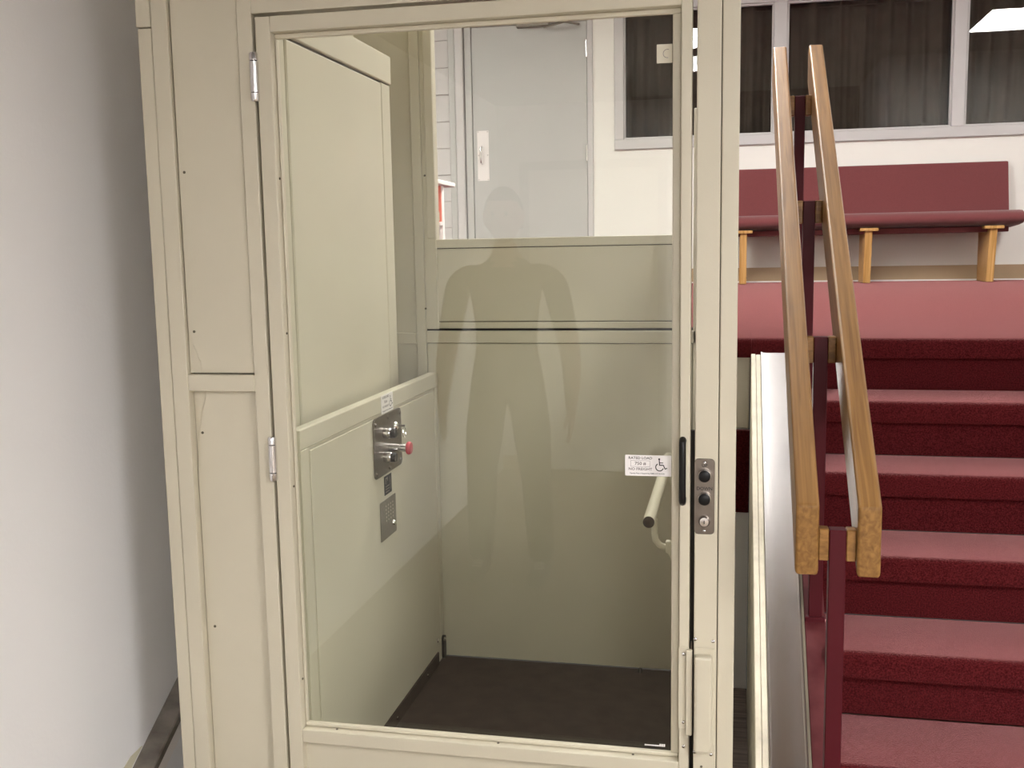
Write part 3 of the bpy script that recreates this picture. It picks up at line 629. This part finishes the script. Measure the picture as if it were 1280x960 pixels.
# ------------------------------------------------------------------ person mirrored in the glass
def person(px, py, fz):
    H = 1.87; k = H / 1.80
    t = thing('person', 'person in dark shirt and trousers standing with arms at the sides', 'person', (px, py, fz))
    me = bpy.data.meshes.new('body'); bm = bmesh.new(); sk = bm.verts.layers.skin.verify(); fat = [1.16]
    def v(p, r, ry=None):
        q = bm.verts.new((p[0] * k, p[1] * k, p[2] * k)); q[sk].radius = (r * k * fat[0], (ry or r) * k * fat[0]); return q
    def chain(a, pts):
        for p, *r in pts:
            b = v(p, *r); bm.edges.new((a, b)); a = b
        return a
    pel = v((0, 0, .98), .155, .115); pel[sk].use_root = True
    ch = chain(pel, [((0, .005, 1.10), .150, .110), ((0, .0, 1.25), .165, .115), ((0, -.005, 1.38), .155, .105), ((0, -.005, 1.455), .105, .075), ((0, .0, 1.505), .052, .055), ((0, .012, 1.58), .050, .055)])
    chest = [q for q in bm.verts if abs(q.co.z - 1.38 * k) < 1e-4][0]
    for s in (1, -1):
        chain(pel, [((s * .092, 0, .88), .092, .095), ((s * .112, .005, .70), .080, .085), ((s * .128, .010, .50), .062, .066), ((s * .135, -.005, .35), .060, .064), ((s * .145, -.010, .12), .050, .056), ((s * .148, -.005, .07), .042, .046)])
        hand = chain(chest, [((s * .165, -.005, 1.425), .055, .060), ((s * .222, -.01, 1.385), .055, .060), ((s * .280, -.015, 1.12), .044, .046), ((s * .298, .0, 1.00), .040, .042), ((s * .302, .03, .86), .029, .033), ((s * .302, .04, .80), .020, .034)])
        fat[0] = 1.0
        for i, (dy, ln) in enumerate(((.030, .072), (.011, .082), (-.008, .076), (-.026, .060))):
            y0 = .045 + dy
            chain(hand, [((s * .302, y0, .735), .0095), ((s * .298, y0 + .006, .735 - ln * .5), .0088), ((s * .288, y0 + .016, .735 - ln), .0075)])
        chain(hand, [((s * .296, .080, .785), .0105), ((s * .286, .098, .755), .0095), ((s * .280, .102, .725), .008)]); fat[0] = 1.16
    bm.to_mesh(me); bm.free()
    o = bpy.data.objects.new('body', me); COL.objects.link(o)
    md = o.modifiers.new('s', 'SKIN'); md.use_smooth_shade = True; md.branch_smoothing = .6
    sd = o.modifiers.new('d', 'SUBSURF'); sd.levels = 2; sd.render_levels = 2
    me2 = bpy.data.meshes.new_from_object(o.evaluated_get(bpy.context.evaluated_depsgraph_get()))
    bpy.data.objects.remove(o)
    # head, joined to the neck in the same mesh
    me2.materials.clear()
    for n in ('skin', 'shirt', 'trousers'): me2.materials.append(MT[n])
    bm = bmesh.new(); bm.from_mesh(me2)
    r = bmesh.ops.create_uvsphere(bm, u_segments=28, v_segments=20, radius=1)
    hc = Vector((0, .02, 1.672)) * k
    for q in r['verts']:
        c = q.co.copy(); x, y, z = c * 1.0
        jaw = 1 - .28 * max(0, -z) ** 1.4
        X, Y, Z = x * .083 * jaw, y * .102 * (1 - .14 * max(0, -z)), z * .126
        if y > .2:
            nose = math.exp(-((x / .16) ** 2)) * math.exp(-(((z + .12) / .22) ** 2)); Y += .022 * nose * y
            for ex in (-.38, .38): Y -= .011 * math.exp(-(((x - ex) / .2) ** 2)) * math.exp(-(((z - .06) / .13) ** 2)) * y
            Y += .007 * math.exp(-((x / .3) ** 2)) * (math.exp(-(((z + .44) / .06) ** 2)) + math.exp(-(((z + .56) / .06) ** 2))) * y
            Y += .010 * math.exp(-((x / .3) ** 2)) * math.exp(-(((z + .85) / .14) ** 2)) * y
        if abs(x) > .86 and -.35 < z < .25: X *= 1.14
        q.co = hc + Vector((X, Y, Z)) * k
    for f in bm.faces:
        f.smooth = True; c = f.calc_center_median() / k
        if c.z > 1.488 or (c.z > 1.45 and c.y > .03 and abs(c.x) < .05): f.material_index = 0
        elif abs(c.x) > .228 and c.z < 1.16: f.material_index = 0
        elif c.z < .985 and abs(c.x) < .25: f.material_index = 2
        else: f.material_index = 1
    bm.to_mesh(me2); bm.free()
    b = bpy.data.objects.new('body', me2); COL.objects.link(b); b.parent = t; ORG[b.name] = Vector((px, py, fz))
    O = Vector((px, py, fz))
    m = MB(); vs = []; fs = []; nu, nv = 32, 14                          # hair cap
    for j in range(nv + 1):
        ph = math.pi / 2 - j / nv * 2.0
        for i in range(nu):
            a = 2 * math.pi * i / nu; y = math.cos(ph) * math.sin(a)
            fy = math.sin(a); lim = max(ph, .52 if fy > .45 else (-.05 + .57 * max(0, (fy + .1) / .55) if fy > -.1 else -.40))
            rr = 1.07; vs.append(O + hc + Vector((rr * .085 * math.cos(lim) * math.cos(a), rr * .105 * math.cos(lim) * math.sin(a), rr * .127 * math.sin(lim))) * k)
    for j in range(nv):
        for i in range(nu): i2 = (i + 1) % nu; fs.append((j * nu + i, (j + 1) * nu + i, (j + 1) * nu + i2, j * nu + i2))
    m.add(vs, fs); m.build('hair', 'hair', t, smooth=True)
    for s in (1, -1):
        for ex in (-.029,) if s < 0 else (.029,):
            MB().lathe(Fr(O + hc + Vector((ex, 0.088, .010)) * k, (1, 0, 0), (0, 0, -1)), [(.010, 0), (.008, .005), (.002, .007)], 10).build('eye', 'ink', t, smooth=True)
        sh = MB(); vs = []; fs = []
        prof = [(-.10, .030, .075), (-.07, .040, .100), (-.01, .042, .105), (.05, .045, .080), (.11, .047, .058), (.16, .038, .045), (.185, .016, .030)]
        for y, wd, h in prof:
            for i in range(10):
                a = math.pi * 2 * i / 10; zz = max(0.0, h * (.5 + .5 * math.sin(a)))
                vs.append(O + Vector((s * .152 + wd * math.cos(a), y, zz)))
        for j in range(len(prof) - 1):
            for i in range(10): i2 = (i + 1) % 10; fs.append((j * 10 + i, j * 10 + i2, (j + 1) * 10 + i2, (j + 1) * 10 + i))
        fs += [tuple(range(9, -1, -1)), tuple(60 + i for i in range(10))]
        so = sh.add(vs, fs).build('shoe', 'shoe', t, smooth=True)
        lc = MB()
        for y, z in ((.045, .086), (.065, .079), (.085, .072)): lc.tube([O + Vector((s * .152 - .024, y, z - .006)), O + Vector((s * .152, y, z)), O + Vector((s * .152 + .024, y, z - .006))], .004, 6)
        lc.build('laces', 'white', so)
person(-1.045, -.07, FL)
